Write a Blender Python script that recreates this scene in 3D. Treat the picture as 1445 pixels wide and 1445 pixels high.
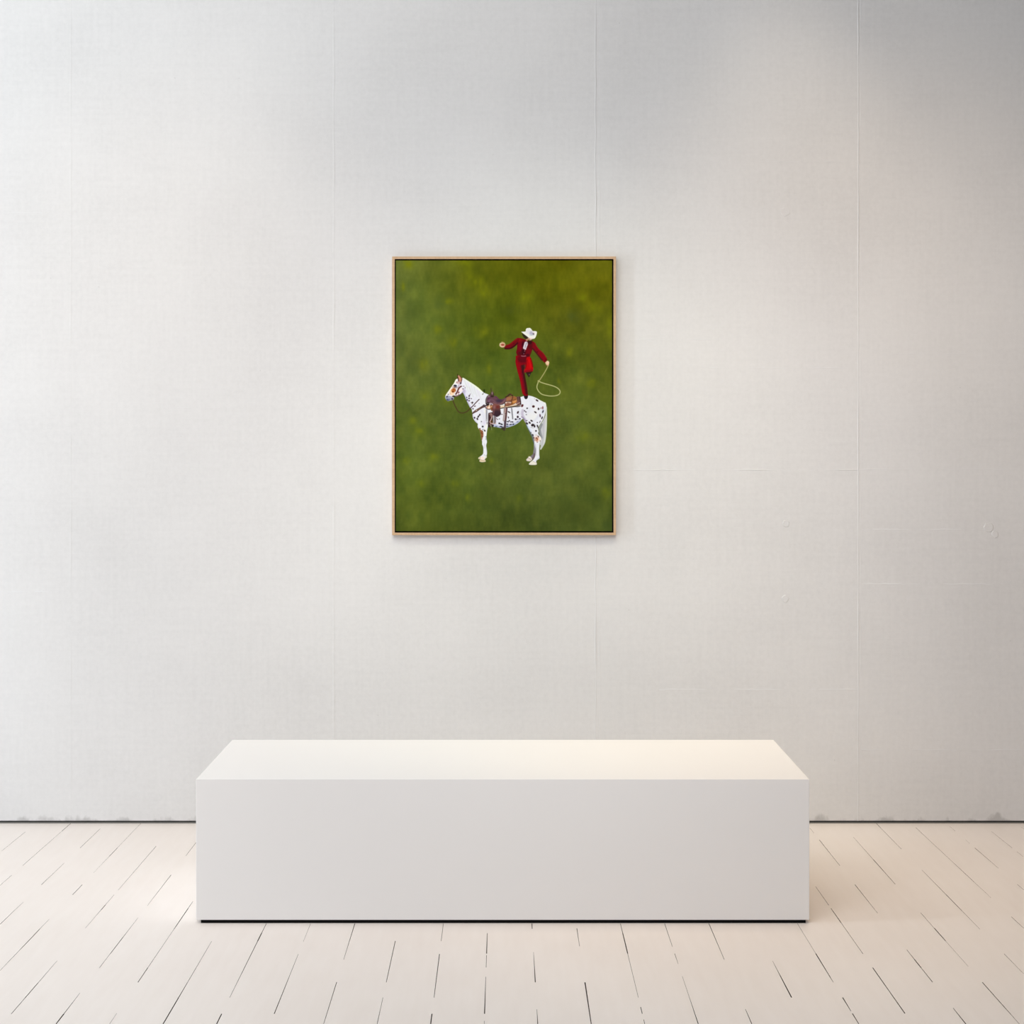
import bpy, bmesh, math, random, mathutils
import numpy as np

for o in list(bpy.data.objects):
    bpy.data.objects.remove(o)
S = bpy.context.scene
C = S.collection

# ------------------------------------------------------------------ camera
CAM_D = 5.991                      # distance from the lens to the wall face (wall at y = 0)
cd = bpy.data.cameras.new('camera')
cam = bpy.data.objects.new('camera', cd); C.objects.link(cam)
cam.location = (0, -CAM_D, 1.6); cam.rotation_euler = (math.pi / 2, 0, 0)
cd.lens = 50; cd.sensor_width = 36; cd.sensor_fit = 'HORIZONTAL'
cd.shift_x = 0.00785; cd.shift_y = -0.0668
cd.clip_start = 0.05
S.camera = cam

# ------------------------------------------------------------------ world, light, exposure
w = bpy.data.worlds.new('gallery_daylight'); S.world = w; w.use_nodes = True
bg = w.node_tree.nodes['Background']
bg.inputs['Color'].default_value = (1, 0.945946, 0.905405, 1); bg.inputs['Strength'].default_value = 0.0525


def area(name, loc, target, sx, sy, watts, col, spread=180):
    d = bpy.data.lights.new(name, 'AREA'); d.shape = 'RECTANGLE'; d.size = sx; d.size_y = sy
    d.energy = watts; d.color = col; d.spread = math.radians(spread)
    o = bpy.data.objects.new(name, d); C.objects.link(o); o.location = loc
    v = [target[i] - loc[i] for i in range(3)]
    o.rotation_euler = mathutils.Vector(v).to_track_quat('-Z', 'Y').to_euler()
    return o


# tall narrow window far to the left, level with the bench: soft shadow to the right of the bench
area('window_light', (-5.2, -1.98, 1.35), (1.2, -1.05, 0.6), 0.32, 2.3, 98.0, (0.776, 0.9, 1.0))
# unseen overhead area lights, added to light the wall and bench from above
area('overhead_fill', (-0.9, -3.9, 5.2), (-0.3, -0.9, 0.5), 3.0, 2.2, 90.4, (1.0, 0.991, 0.973))
area('overhead_fill', (-3.5, -5.5, 5.0), (-1.0, -0.5, 1.0), 3.0, 2.0, 35.6, (1.0, 1.0, 0.989))
# unseen area light added left of the camera to brighten the left side
area('left_front_fill', (-4.8, -5.5, 3.0), (0.6, -0.5, 1.6), 4.0, 3.5, 59.6, (0.973, 0.966, 1.0))
# added fill lights: one high up on the left, one far behind the camera
area('upper_left_fill', (-3.4, -1.8, 5.0), (-2.4, 0.0, 2.0), 2.0, 1.0, 41.1, (0.949, 1.0, 1.0))
area('rear_fill', (0.5, -9.0, 3.0), (0.0, 0.0, 1.2), 5.0, 3.0, 72.2, (0.965, 0.942, 1.0))


def spot(name, loc, watts, angle, col, target=None, blend=0.45, soft=0.08):
    d = bpy.data.lights.new(name, 'SPOT'); d.energy = watts; d.color = col
    d.spot_size = math.radians(angle); d.spot_blend = blend; d.shadow_soft_size = soft
    o = bpy.data.objects.new(name, d); C.objects.link(o); o.location = loc
    if target:
        o.rotation_euler = mathutils.Vector([target[i] - loc[i] for i in range(3)]).to_track_quat('-Z', 'Y').to_euler()
    return o


# downlights close to the wall (scallops at the top) track spots aimed at the wall and the bench, added far fill spots
spot('ceiling_downlight', (-1.23, -0.55, 4.6), 10, 56, (1.0, 0.9, 0.75), None, 0.85)
spot('ceiling_downlight', (1.19, -0.55, 4.6), 77.5, 56, (1.0, 0.841, 0.651), None, 0.85)
spot('aimed_spot', (-1.5, -2.4, 4.6), 46.0, 62, (1.0, 0.696, 0.435), (-1.5, 0, 1.0), 1.0, 0.2)
spot('aimed_spot', (1.7, -2.4, 4.6), 90.7, 62, (1.0, 0.69, 0.405), (1.7, 0, 1.0), 1.0, 0.2)
spot('aimed_spot', (0.2, -2.2, 4.6), 81.0, 44, (1.0, 1.0, 0.667), (0.2, 0, 0.95), 1.0, 0.2)
spot('aimed_spot', (1.1, -1.2, 4.6), 80.0, 40, (1.0, 0.6, 0.2), (1.1, -1.1, 0.4), 1.0, 0.2)
spot('aimed_spot', (-0.9, -1.3, 4.6), 46.0, 44, (1.0, 0.852, 0.722), (-0.9, -1.0, 0.4), 1.0, 0.2)
spot('aimed_spot', (0.3, -5.5, 4.2), 270.0, 34, (0.991, 0.991, 1.0), (0.3, 0, 1.25), 1.0, 0.2)  # unseen spot added to brighten the middle of the lower wall
spot('aimed_spot', (2.0, -5.5, 4.2), 211.7, 34, (1.0, 0.939, 0.888), (2.0, 0, 1.25), 1.0, 0.2)  # unseen spot added to brighten the lower wall on the right
spot('aimed_spot', (-1.5, -5.5, 4.2), 136.4, 34, (1.0, 0.79, 0.581), (-1.5, 0, 1.35), 1.0, 0.2)  # unseen spot added to brighten the lower wall on the left

S.view_settings.view_transform = 'Standard'; S.view_settings.look = 'None'
S.view_settings.gamma = 1.0; S.view_settings.use_curve_mapping = False
S.view_settings.exposure = 0.025


# ------------------------------------------------------------------ helpers
def lin(c):
    c = np.asarray(c, float) / 255.0
    return np.where(c <= 0.04045, c / 12.92, ((c + 0.055) / 1.055) ** 2.4)


def mat(name, rgb, rough=0.6, spec=0.5):
    m = bpy.data.materials.new(name); m.use_nodes = True
    b = m.node_tree.nodes['Principled BSDF']
    b.inputs['Base Color'].default_value = (*rgb, 1)
    b.inputs['Roughness'].default_value = rough
    b.inputs['Specular IOR Level'].default_value = spec
    return m, m.node_tree.nodes, m.node_tree.links, b


def node(nt, typ, **kw):
    n = nt.new(typ)
    for k, v in kw.items():
        setattr(n, k, v)
    return n


def ramp(nt, stops):
    r = nt.new('ShaderNodeValToRGB')
    el = r.color_ramp.elements
    el[0].position, el[0].color = stops[0][0], (*stops[0][1], 1)
    el[1].position, el[1].color = stops[-1][0], (*stops[-1][1], 1)
    for p, c in stops[1:-1]:
        e = el.new(p); e.color = (*c, 1)
    return r


def obj(name, verts, faces, mats, parent=None, fm=None):
    me = bpy.data.meshes.new(name)
    me.from_pydata(verts, [], faces)
    for m in mats:
        me.materials.append(m)
    if fm:
        me.polygons.foreach_set('material_index', fm)
    me.update()
    o = bpy.data.objects.new(name, me); C.objects.link(o)
    if parent:
        o.parent = parent
    return o


def box(V, F, x0, x1, y0, y1, z0, z1):
    n = len(V)
    V += [(x0, y0, z0), (x1, y0, z0), (x1, y1, z0), (x0, y1, z0), (x0, y0, z1), (x1, y0, z1), (x1, y1, z1), (x0, y1, z1)]
    F += [(n, n + 3, n + 2, n + 1), (n + 4, n + 5, n + 6, n + 7), (n, n + 1, n + 5, n + 4), (n + 1, n + 2, n + 6, n + 5),
          (n + 2, n + 3, n + 7, n + 6), (n + 3, n, n + 4, n + 7)]


def bevel(o, width, seg=2):
    bm = bmesh.new(); bm.from_mesh(o.data)
    bmesh.ops.bevel(bm, geom=bm.edges[:] , offset=width, segments=seg, affect='EDGES', profile=0.5)
    bm.to_mesh(o.data); bm.free()


def group(name, label, cat, loc):
    e = bpy.data.objects.new(name, None); C.objects.link(e); e.location = loc
    e.empty_display_size = 0.1
    e['label'] = label; e['category'] = cat
    return e


# ------------------------------------------------------------------ materials
# pale trowelled concrete
m_wall, nt, lk, b = mat('pale_concrete', (0.78, 0.775, 0.77), 0.75, 0.25)
n = nt.nodes if hasattr(nt, 'nodes') else nt
tc = node(n, 'ShaderNodeTexCoord')
def mapped(scale, loc=(0, 0, 0)):
    mp = node(n, 'ShaderNodeMapping'); mp.inputs['Scale'].default_value = scale; mp.inputs['Location'].default_value = loc
    lk.new(tc.outputs['Object'], mp.inputs['Vector']); return mp.outputs['Vector']
def noise(scale, vec, detail=4, rough=0.55):
    t = node(n, 'ShaderNodeTexNoise'); t.inputs['Scale'].default_value = scale
    t.inputs['Detail'].default_value = detail; t.inputs['Roughness'].default_value = rough
    lk.new(vec, t.inputs['Vector']); return t.outputs['Fac']
def mth(op, a, c):
    t = node(n, 'ShaderNodeMath', operation=op)
    for i, v in enumerate((a, c)):
        if isinstance(v, (int, float)): t.inputs[i].default_value = v
        else: lk.new(v, t.inputs[i])
    return t.outputs[0]
cloud = noise(1.3, mapped((1, 1, 1)), 5)
hstreak = noise(9.0, mapped((0.35, 1, 6.0)), 4, 0.6)
vstreak = noise(9.0, mapped((6.0, 1, 0.35), (3, 0, 1)), 4, 0.6)
fine = noise(48.0, mapped((1, 1, 1), (7, 0, 2)), 5, 0.68)
patch = noise(2.3, mapped((1, 1, 1), (4, 0, 8)), 3)
weave = mth('ADD', mth('MULTIPLY', hstreak, 0.5), mth('MULTIPLY', vstreak, 0.5))
tone = mth('ADD', mth('ADD', mth('MULTIPLY', cloud, 0.42), mth('MULTIPLY', weave, 0.26)), mth('MULTIPLY', fine, 0.32))
cr = ramp(n, [(0.36, (0.617, 0.613, 0.612)), (0.50, (0.667, 0.663, 0.661)), (0.64, (0.707, 0.703, 0.700))])
lk.new(tone, cr.inputs['Fac'])
# damp grey scuffs creeping up from the foot of the wall
sep = node(n, 'ShaderNodeSeparateXYZ'); lk.new(tc.outputs['Object'], sep.inputs[0])
edge = noise(7.0, mapped((1, 1, 0.6), (11, 0, 5)), 4, 0.6)
height = mth('MULTIPLY', mth('SUBTRACT', edge, 0.46), 0.22)
st = mth('MULTIPLY', mth('SUBTRACT', height, mth('SUBTRACT', sep.outputs['Z'], 0.011)), 55.0)
clampn = node(n, 'ShaderNodeClamp'); lk.new(st, clampn.inputs['Value'])
stain = mth('MULTIPLY', clampn.outputs[0], 0.58)
mix = node(n, 'ShaderNodeMix', data_type='RGBA'); lk.new(stain, mix.inputs['Factor'])
lk.new(cr.outputs['Color'], mix.inputs['A']); mix.inputs['B'].default_value = (0.36, 0.355, 0.35, 1)
# small dark pin holes
vo = node(n, 'ShaderNodeTexVoronoi'); vo.inputs['Scale'].default_value = 9.0; lk.new(mapped((1, 1, 1), (2, 0, 3)), vo.inputs['Vector'])
hole = mth('MULTIPLY', mth('LESS_THAN', vo.outputs['Distance'], 0.022), mth('GREATER_THAN', noise(3.0, mapped((1, 1, 1), (5, 0, 9))), 0.52))
mix2 = node(n, 'ShaderNodeMix', data_type='RGBA'); lk.new(mth('MULTIPLY', hole, 0.28), mix2.inputs['Factor'])
lk.new(mix.outputs['Result'], mix2.inputs['A']); mix2.inputs['B'].default_value = (0.3, 0.3, 0.3, 1)
lk.new(mix2.outputs['Result'], b.inputs['Base Color'])
bp = node(n, 'ShaderNodeBump'); bp.inputs['Strength'].default_value = 0.10; bp.inputs['Distance'].default_value = 0.01
lk.new(mth('ADD', mth('MULTIPLY', weave, 0.5), mth('MULTIPLY', fine, mth('MULTIPLY', patch, 1.1))), bp.inputs['Height'])
lk.new(bp.outputs['Normal'], b.inputs['Normal'])

m_seam, *_ = mat('cement_laitance_line', (0.695, 0.696, 0.70), 0.8, 0.2)

# white painted floor boards with a soft sheen
m_floor, n, lk, b = mat('white_painted_boards', (0.80, 0.765, 0.735), 0.32, 0.45)
tc = node(n, 'ShaderNodeTexCoord')
f1 = noise(1.1, mapped((1, 1, 1)), 3)
f2 = noise(14.0, mapped((2.5, 0.3, 1)), 4)
cr = ramp(n, [(0.35, (0.832, 0.762, 0.711)), (0.65, (0.883, 0.822, 0.777))])
lk.new(mth('ADD', mth('MULTIPLY', f1, 0.65), mth('MULTIPLY', f2, 0.35)), cr.inputs['Fac'])
lk.new(cr.outputs['Color'], b.inputs['Base Color'])
bp = node(n, 'ShaderNodeBump'); bp.inputs['Strength'].default_value = 0.04; bp.inputs['Distance'].default_value = 0.01
lk.new(noise(22.0, mapped((1.5, 0.25, 1)), 3), bp.inputs['Height']); lk.new(bp.outputs['Normal'], b.inputs['Normal'])
m_gap, *_ = mat('dust_in_board_gap', (0.085, 0.052, 0.036), 0.9, 0.1)

m_bench, n, lk, b = mat('matt_white_lacquer', (0.895, 0.885, 0.876), 0.55, 0.35)
tc = node(n, 'ShaderNodeTexCoord')
bp = node(n, 'ShaderNodeBump'); bp.inputs['Strength'].default_value = 0.015; bp.inputs['Distance'].default_value = 0.002
lk.new(noise(160.0, mapped((1, 1, 1)), 2), bp.inputs['Height']); lk.new(bp.outputs['Normal'], b.inputs['Normal'])
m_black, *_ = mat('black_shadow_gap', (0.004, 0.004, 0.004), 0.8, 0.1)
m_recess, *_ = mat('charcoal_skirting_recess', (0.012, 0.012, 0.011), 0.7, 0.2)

m_floor_shade, *_ = mat('shaded_floor_grey', (0.16, 0.16, 0.15), 0.7, 0.2)  # shade on the floor under the wall's edge, put into the colour

m_oak, n, lk, b = mat('natural_oak', (0.62, 0.40, 0.25), 0.5, 0.35)
tc = node(n, 'ShaderNodeTexCoord')
g = noise(30.0, mapped((4.0, 4.0, 0.5)), 4, 0.6)
g2 = noise(30.0, mapped((0.5, 4.0, 4.0)), 4, 0.6)
cr = ramp(n, [(0.30, (0.46, 0.30, 0.175)), (0.70, (0.60, 0.41, 0.255))])
lk.new(mth('MULTIPLY', mth('ADD', g, g2), 0.5), cr.inputs['Fac']); lk.new(cr.outputs['Color'], b.inputs['Base Color'])

# ------------------------------------------------------------------ the room
# wall with cast panel joints (thin raised laitance lines) and filled tie holes
WB = 0.0113
V, F = [], []
box(V, F, -7, 7, 0.0, 0.2, WB, 6.0)
def ridge_v(x, wd, hgt, z0, z1, seed):
    r = random.Random(seed); nseg = 60; base = len(V)
    for i in range(nseg + 1):
        z = z0 + (z1 - z0) * i / nseg; dx = r.uniform(-0.0012, 0.0012); hh = hgt * r.uniform(0.3, 1.2)
        V.extend([(x + dx - wd / 2, 0.0005, z), (x + dx, -hh, z), (x + dx + wd / 2, 0.0005, z)])
    for i in range(nseg):
        a = base + 3 * i; F.extend([(a, a + 1, a + 4, a + 3), (a + 1, a + 2, a + 5, a + 4)])
def ridge_h(z, wd, hgt, x0, x1, seed):
    r = random.Random(seed); nseg = 40; base = len(V)
    for i in range(nseg + 1):
        x = x0 + (x1 - x0) * i / nseg; dz = r.uniform(-0.0014, 0.0014); hh = hgt * max(-0.2, 0.35 + 0.6 * math.sin(i * 0.37 + seed) + r.uniform(-0.5, 0.5))
        V.extend([(x, 0.0005, z + dz + wd / 2), (x, -hh, z + dz), (x, 0.0005, z + dz - wd / 2)])
    for i in range(nseg):
        a = base + 3 * i; F.extend([(a, a + 1, a + 4, a + 3), (a + 1, a + 2, a + 5, a + 4)])
PX = 0.002985
def wx(px): return (px - 711.16) * PX
def wz(py): return 1.6 + (626 - py) * PX
ridge_v(wx(100), .016, .0006, WB, 6.0, 91); ridge_v(wx(471), .020, .0007, WB, 6.0, 92)      # soft plastered-over joints
NBOX = len(F)
for i, (px, wd, hg) in enumerate([(-272, .005, .0009), (840.5, .0045, .0022), (846, .003, .0008),
                                  (1211, .004, .0020), (1215, .003, .0008), (1583, .004, .001), (1954, .004, .001), (-643, .004, .001)]):
    ridge_v(wx(px), wd, hg, WB, 6.0, i)
for i, (py, a, c, hg) in enumerate([(663, 885, 1210, .0018), (662, 1212, 1580, .0006), (519, 1000, 1210, .0006), (499, 1213, 1400, .0006), (479, 872, 1040, .0008),
                                    (747, 1216, 1400, .0006), (824, 1216, 1480, .0008), (973, 930, 1210, .0006), (1058, 1215, 1445, .0007), (228, 1040, 1212, .0006),
                                    (835, 0, 80, .0006), (575, 240, 330, .0004), (300, -260, 60, .0005)]):
    ridge_h(wz(py), .005 if py < 700 else .011, hg, wx(a), wx(c), 50 + i)
NRIDGE = len(F)
def disc(px, py, r, seed, hg=.0016):
    rr = random.Random(seed); base = len(V); k = 20
    rad = [r * rr.uniform(0.85, 1.1) for _ in range(k)]
    for s, y in ((1.0, 0.0005), (0.86, -hg)):
        for i in range(k):
            t = 2 * math.pi * i / k; V.append((wx(px) + rad[i] * s * math.cos(t), y, wz(py) + rad[i] * s * math.sin(t)))
    for i in range(k):
        j = (i + 1) % k; F.append((base + i, base + j, base + k + j, base + k + i))
    F.append(tuple(base + k + i for i in range(k)))
disc(1109, 739, .016, 1); disc(1108, 845, .016, 2); disc(1395, 744, .022, 3); disc(1404, 754, .016, 4); disc(1108, 299, .022, 5, .0006)
disc(1160, 287, .010, 6, .0006); disc(468, 360, .010, 7, .0005)
wall = obj('wall_back', V, F, [m_wall, m_seam], fm=[0] * NBOX + [1] * (NRIDGE - NBOX) + [0] * (len(F) - NRIDGE)); wall['kind'] = 'structure'

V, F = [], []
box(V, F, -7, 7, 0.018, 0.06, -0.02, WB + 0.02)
box(V, F, -7, 7, 0.001, 0.02, -0.02, 0.0048)            # grey strip painting the shaded floor at the foot of the gap
o = obj('baseboard_back', V, F, [m_recess, m_floor_shade], fm=[0] * 6 + [1] * 6); o['kind'] = 'structure'

# floor: boards run towards the wall, with real open gaps where the boards have shrunk apart
DASH = [(-13,129,405,1.6,1),(-12,2,122,2.2,2.2),(-12,122,597,1,1.5),(-12,717,844,1.2,1.2),(-11,82,362,1.2,1.8),(-11,563,833,0.9,2),(-11,1028,1262,0.9,2),(-10,2,362,1.2,0.8),(-10,362,478,2.2,2.2),(-10,478,690,1,0.6),(-10,831,948,2,2),(-10,1207,1303,0.8,1.2),(-10,1303,1489,2.6,2.2),(-10,1489,1674,1.6,1),(-9,338,894,1.6,1),(-9,948,1059,1.2,1.2),(-9,1059,1109,2.6,2.6),(-9,1109,1295,1.2,0.8),(-9,1590,1773,0.8,1.6),(-9,1773,1884,2.2,2.4),(-9,1884,2001,1.8,1.8),(-8,288,470,1.8,1.2),(-8,715,1066,2,0.9),(-8,1191,1376,0.8,1.6),(-8,1376,1530,2.2,2),(-8,1530,1652,1.2,1.4),(-8,1849,2001,1,2),(-8,2001,2070,3.5,3),(-7,1020,1100,1.2,1.8),(-7,1100,1303,3,2),(-7,1303,1648,1,1.4),(-7,1648,1767,2.2,2.2),(-7,1996,2070,0.9,1),(-6,1419,1767,1,1.6),(-6,1767,1884,1.8,2.4),(-6,1884,2070,3,3),(-5,1250,1342,1.5,2),(-5,1342,1416,3.2,3.2),(-5,1416,1691,2,1.8),(-5,1691,1883,1.6,1),(-5,2000,2070,3,3),(-4,1250,1424,1,0.7),(-4,1533,1735,1,1.4),(-4,1735,2000,1.6,2.4),(-3,1250,1581,2.4,1),(-3,1765,2070,2,1.4),(-2,1416,1767,2.2,1.6),(-2,1883,2070,1,1.6),(-1,1250,1416,1.4,1.4),(-1,1533,1883,2.4,1.6),(-1,2000,2070,3,3),(0,1342,1529,1.4,3),(0,1542,1647,1.4,1.4),(0,1723,2000,1,3),(0,2049,2070,1,1),(1,1250,1300,2.4,2.4),(1,1517,1767,0.8,3),(1,1968,2070,0.8,2.4),(2,1297,1464,2,1),(2,1767,2070,3.6,2.4),(3,1250,1342,1.4,2),(3,1342,1529,2.8,3),(3,1529,1883,1.2,1),(3,1952,2000,2,2),(3,2040,2070,1.4,1.4),(4,1250,1468,1.6,1.2),(4,1529,1618,1.6,0.8),(4,1719,1879,0.8,1),(4,1879,2070,1,2.4),(5,1250,1581,2.2,1.2),(5,1968,2070,1.4,2),(6,1592,1709,0.8,2),(6,1709,1883,2.6,3.4),(7,1250,1529,1.2,1),(7,1529,1714,3.2,2),(7,1531,1626,3,3),(7,1626,1768,2.4,1),(7,1883,1981,3.2,1.6),(7,1998,2071,3,2),(8,853,1062,1.2,1.6),(8,1095,1241,2,2.8),(8,1241,1532,1.6,1.4),(8,1649,1830,3,2.4),(8,1830,1998,2.4,3),(9,69,149,1,1),(9,248,601,2.4,1.2),(9,831,1146,2.4,1),(9,1495,1579,1.4,2),(9,1579,1649,3,3),(9,1649,1766,1.8,2.4),(9,1959,2071,1.6,3),(10,208,523,1,1.6),(10,523,665,2.6,2.4),(10,665,827,1.8,1.8),(10,1141,1296,1.6,1.4),(10,1296,1416,3.2,2.6),(10,1416,1639,1,0.8),(10,1766,1936,2.6,2.2),(10,1936,2071,2.4,1),(11,2,69,2.4,2),(11,69,381,1.6,1.2),(11,653,948,1,1.8),(11,948,1120,2.6,2),(11,1120,1305,1.6,0.9),(11,1531,1698,1.4,1.2),(12,64,564,1.5,1.1),(12,564,797,1.6,1.8),(12,797,979,1.2,0.9),(12,1182,1296,2.2,1.2),(13,44,118,0.9,0.9),(13,248,300,0.8,0.8),(13,363,633,2.2,1),(13,829,894,1.8,1.2),(14,125,363,1,1.2),(14,416,480,1,1.2),(15,57,93,0.9,0.9)]
PITCH, OFF = 0.147534, -0.054476
SW = 0.0050                         # width of the strip along each seam in which gaps open up
Y0, Y1 = 0.03, -8.5                 # under the wall's foot ... behind the camera
V, F, FM = [], [], []
def quad(pts, m):
    i = len(V); V.extend(pts); F.append((i, i + 1, i + 2, i + 3)); FM.append(m)
def flat(xa0, xa1, ya, xb0, xb1, yb):   # far edge at ya, near edge at yb
    quad([(xb0, yb, 0), (xb1, yb, 0), (xa1, ya, 0), (xa0, ya, 0)], 0)
KMIN, KMAX = -46, 46
rnd = random.Random(5)
by = {}
for k, a, c, w1, w2 in DASH:
    by.setdefault(k, []).append((-a / 1000, -c / 1000, w1 / 1000, w2 / 1000))
for k in range(KMIN, KMAX + 1):
    L = by.get(k, [])
    # gaps outside the photograph's view, of the same kind
    near = -2.13
    y = near - rnd.uniform(0.0, 0.4)
    if abs(k) > 15:
        L = []; y = -rnd.uniform(0.02, 0.6)
    while y > Y1 + 1.0:
        ln = rnd.uniform(0.08, 0.55); w_ = rnd.uniform(0.0008, 0.003)
        L.append((y, y - ln, w_, w_ * rnd.uniform(0.5, 1.2))); y -= ln + rnd.uniform(0.05, 0.7)
    by[k] = sorted(L, key=lambda t: -t[0])
DEP = -0.007
for k in range(KMIN, KMAX + 1):
    xs = OFF + k * PITCH; l, r = xs - SW / 2, xs + SW / 2
    flat(r, xs + PITCH - SW / 2, Y0, r, xs + PITCH - SW / 2, Y1)
    y = Y0
    for a, c, w1, w2 in by[k]:
        a = min(a, y)
        if c >= a: continue
        if a < y: flat(l, r, y, l, r, a)
        h1, h2 = w1 / 2, w2 / 2
        flat(l, xs - h1, a, l, xs - h2, c); flat(xs + h1, r, a, xs + h2, r, c)
        A, B, D_, E_ = (xs - h1, a), (xs + h1, a), (xs + h2, c), (xs - h2, c)
        T = lambda p: (p[0], p[1], 0.0)
        U = lambda p: (p[0], p[1], DEP)
        quad([U(E_), U(D_), U(B), U(A)], 1)
        quad([T(E_), U(E_), U(A), T(A)], 1); quad([T(B), U(B), U(D_), T(D_)], 1)
        quad([T(A), U(A), U(B), T(B)], 1); quad([T(D_), U(D_), U(E_), T(E_)], 1)
        y = c
    flat(l, r, y, l, r, Y1)
floor = obj('floor', V, F, [m_floor, m_gap], fm=FM); floor['kind'] = 'structure'

# ------------------------------------------------------------------ bench
BX0, BX1 = -1.027, 1.0187
BY0, BY1 = -CAM_D + 4.743, -CAM_D + 5.376
BZ0, BZ1 = 0.0113, 0.4805
cx, cy = (BX0 + BX1) / 2, (BY0 + BY1) / 2
bench = group('gallery_bench', 'long white block bench on the pale boards below the framed painting', 'bench', (cx, cy, 0))
V, F = [], []
box(V, F, BX0 - cx, BX1 - cx, BY0 - cy, BY1 - cy, BZ0, BZ1)
body = obj('body', V, F, [m_bench], bench); bevel(body, 0.0012, 2)
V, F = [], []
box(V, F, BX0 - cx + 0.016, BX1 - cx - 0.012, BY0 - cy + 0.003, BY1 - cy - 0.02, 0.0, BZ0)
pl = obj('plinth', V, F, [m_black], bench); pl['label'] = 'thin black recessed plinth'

# ------------------------------------------------------------------ framed painting
FD = 0.028                          # depth of the frame off the wall
PF = (CAM_D - FD) / 2006.94         # one picture unit in metres
FX0, FX1, FZ0, FZ1 = -157.76 * PF, 158.14 * PF, 1.6 - 129.2 * PF, 1.6 + 264.0 * PF
px0, pz0 = (FX0 + FX1) / 2, FZ0
art = group('framed_painting', 'green painting of a rider standing on a spotted white horse in a thin oak frame', 'painting', (px0, 0, pz0))
fw = 3.55 * PF
def mitred(x0, x1, z0, z1, wd, y0, y1):
    V, F = [], []
    for y in (y0, y1):
        for (a, c) in ((x0, z0), (x1, z0), (x1, z1), (x0, z1)):
            V.append((a, y, c))
        for (a, c) in ((x0 + wd, z0 + wd), (x1 - wd, z0 + wd), (x1 - wd, z1 - wd), (x0 + wd, z1 - wd)):
            V.append((a, y, c))
    for i in range(4):
        j = (i + 1) % 4
        F += [(i, j, 4 + j, 4 + i), (8 + j, 8 + i, 12 + i, 12 + j), (j, i, 8 + i, 8 + j), (4 + i, 4 + j, 12 + j, 12 + i)]
    return V, F
V, F = mitred(FX0 - px0, FX1 - px0, 0.0, FZ1 - FZ0, fw, -FD, -0.002)
fr = obj('frame', V, F, [m_oak, m_black], art, fm=[0, 0, 0, 1] * 4)     # oak outside, the rebate painted black; fr['label'] = 'thin natural oak floater frame'
V, F = [], []
box(V, F, FX0 - px0 + fw, FX1 - px0 - fw, -0.010, -0.003, fw, FZ1 - FZ0 - fw)
bk = obj('backing', V, F, [m_black], art); bk['label'] = 'black float gap around the canvas'

# ---- the picture on the canvas, painted stroke by stroke onto its own vertices
CANVAS_GAIN = 0.95
CX0, CX1, CY0, CY1 = 558.6, 863.6, 367.5, 749.5      # canvas edges in picture units (one unit = PF metres)
def axis(a, p, q, b, coarse, dense):
    return np.unique(np.concatenate([np.linspace(a, p, int((p - a) * coarse)), np.linspace(p, q, int((q - p) * dense)), np.linspace(q, b, int((b - q) * coarse))]))
gx = axis(CX0, 624, 794, CX1, 0.9, 2.6); gy = axis(CY0, 458, 662, CY1, 0.9, 2.6)
X, Y = np.meshgrid(gx, gy)
rg = np.random.default_rng(3)


def vnoise(sx, sy, seed):
    r = np.random.default_rng(seed)
    u = (X - CX0) / sx; v = (Y - CY0) / sy
    n_ = r.random((int(v.max()) + 3, int(u.max()) + 3))
    iu = u.astype(int); iv = v.astype(int); fu = u - iu; fv = v - iv
    fu = fu * fu * (3 - 2 * fu); fv = fv * fv * (3 - 2 * fv)
    return (n_[iv, iu] * (1 - fu) * (1 - fv) + n_[iv, iu + 1] * fu * (1 - fv) + n_[iv + 1, iu] * (1 - fu) * fv + n_[iv + 1, iu + 1] * fu * fv) - 0.5


# ground: mottled olive green
kx = np.array([558, 600, 660, 711, 790, 864.]); ky = np.array([367, 400, 450, 520, 600, 670, 750.])
G = np.array([
    [(104, 114, 48), (98, 106, 36), (92, 98, 18), (86, 90, 6), (92, 92, 4), (98, 100, 14)],
    [(94, 106, 44), (90, 102, 34), (92, 98, 18), (84, 90, 8), (90, 92, 4), (94, 94, 6)],
    [(90, 102, 44), (86, 100, 36), (84, 96, 24), (80, 90, 12), (84, 88, 14), (88, 92, 14)],
    [(88, 100, 42), (86, 98, 38), (82, 96, 30), (76, 92, 26), (80, 92, 26), (86, 94, 26)],
    [(86, 100, 36), (84, 98, 36), (82, 96, 36), (78, 94, 34), (84, 96, 36), (84, 96, 32)],
    [(84, 98, 32), (82, 96, 32), (80, 94, 32), (80, 92, 34), (82, 94, 36), (80, 92, 32)],
    [(74, 86, 28), (74, 86, 26), (72, 84, 28), (68, 80, 28), (68, 80, 30), (66, 80, 30)]], float)
ix = np.clip(np.searchsorted(kx, X) - 1, 0, len(kx) - 2); iy = np.clip(np.searchsorted(ky, Y) - 1, 0, len(ky) - 2)
fx = ((X - kx[ix]) / (kx[ix + 1] - kx[ix]))[..., None]; fy = ((Y - ky[iy]) / (ky[iy + 1] - ky[iy]))[..., None]
IMG = G[iy, ix] * (1 - fx) * (1 - fy) + G[iy, ix + 1] * fx * (1 - fy) + G[iy + 1, ix] * (1 - fx) * fy + G[iy + 1, ix + 1] * fx * fy
IMG = IMG + 18 * vnoise(26, 24, 1)[..., None] * np.array([1, 1, .5]) + 15 * vnoise(9, 12, 2)[..., None] * np.array([1, .8, .3])
IMG = IMG + 7 * vnoise(2.6, 6, 4)[..., None] * np.array([1, 1, .4]) + 3 * vnoise(1.6, 2.0, 6)[..., None] + 3 * vnoise(7, 1.8, 8)[..., None]


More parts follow.
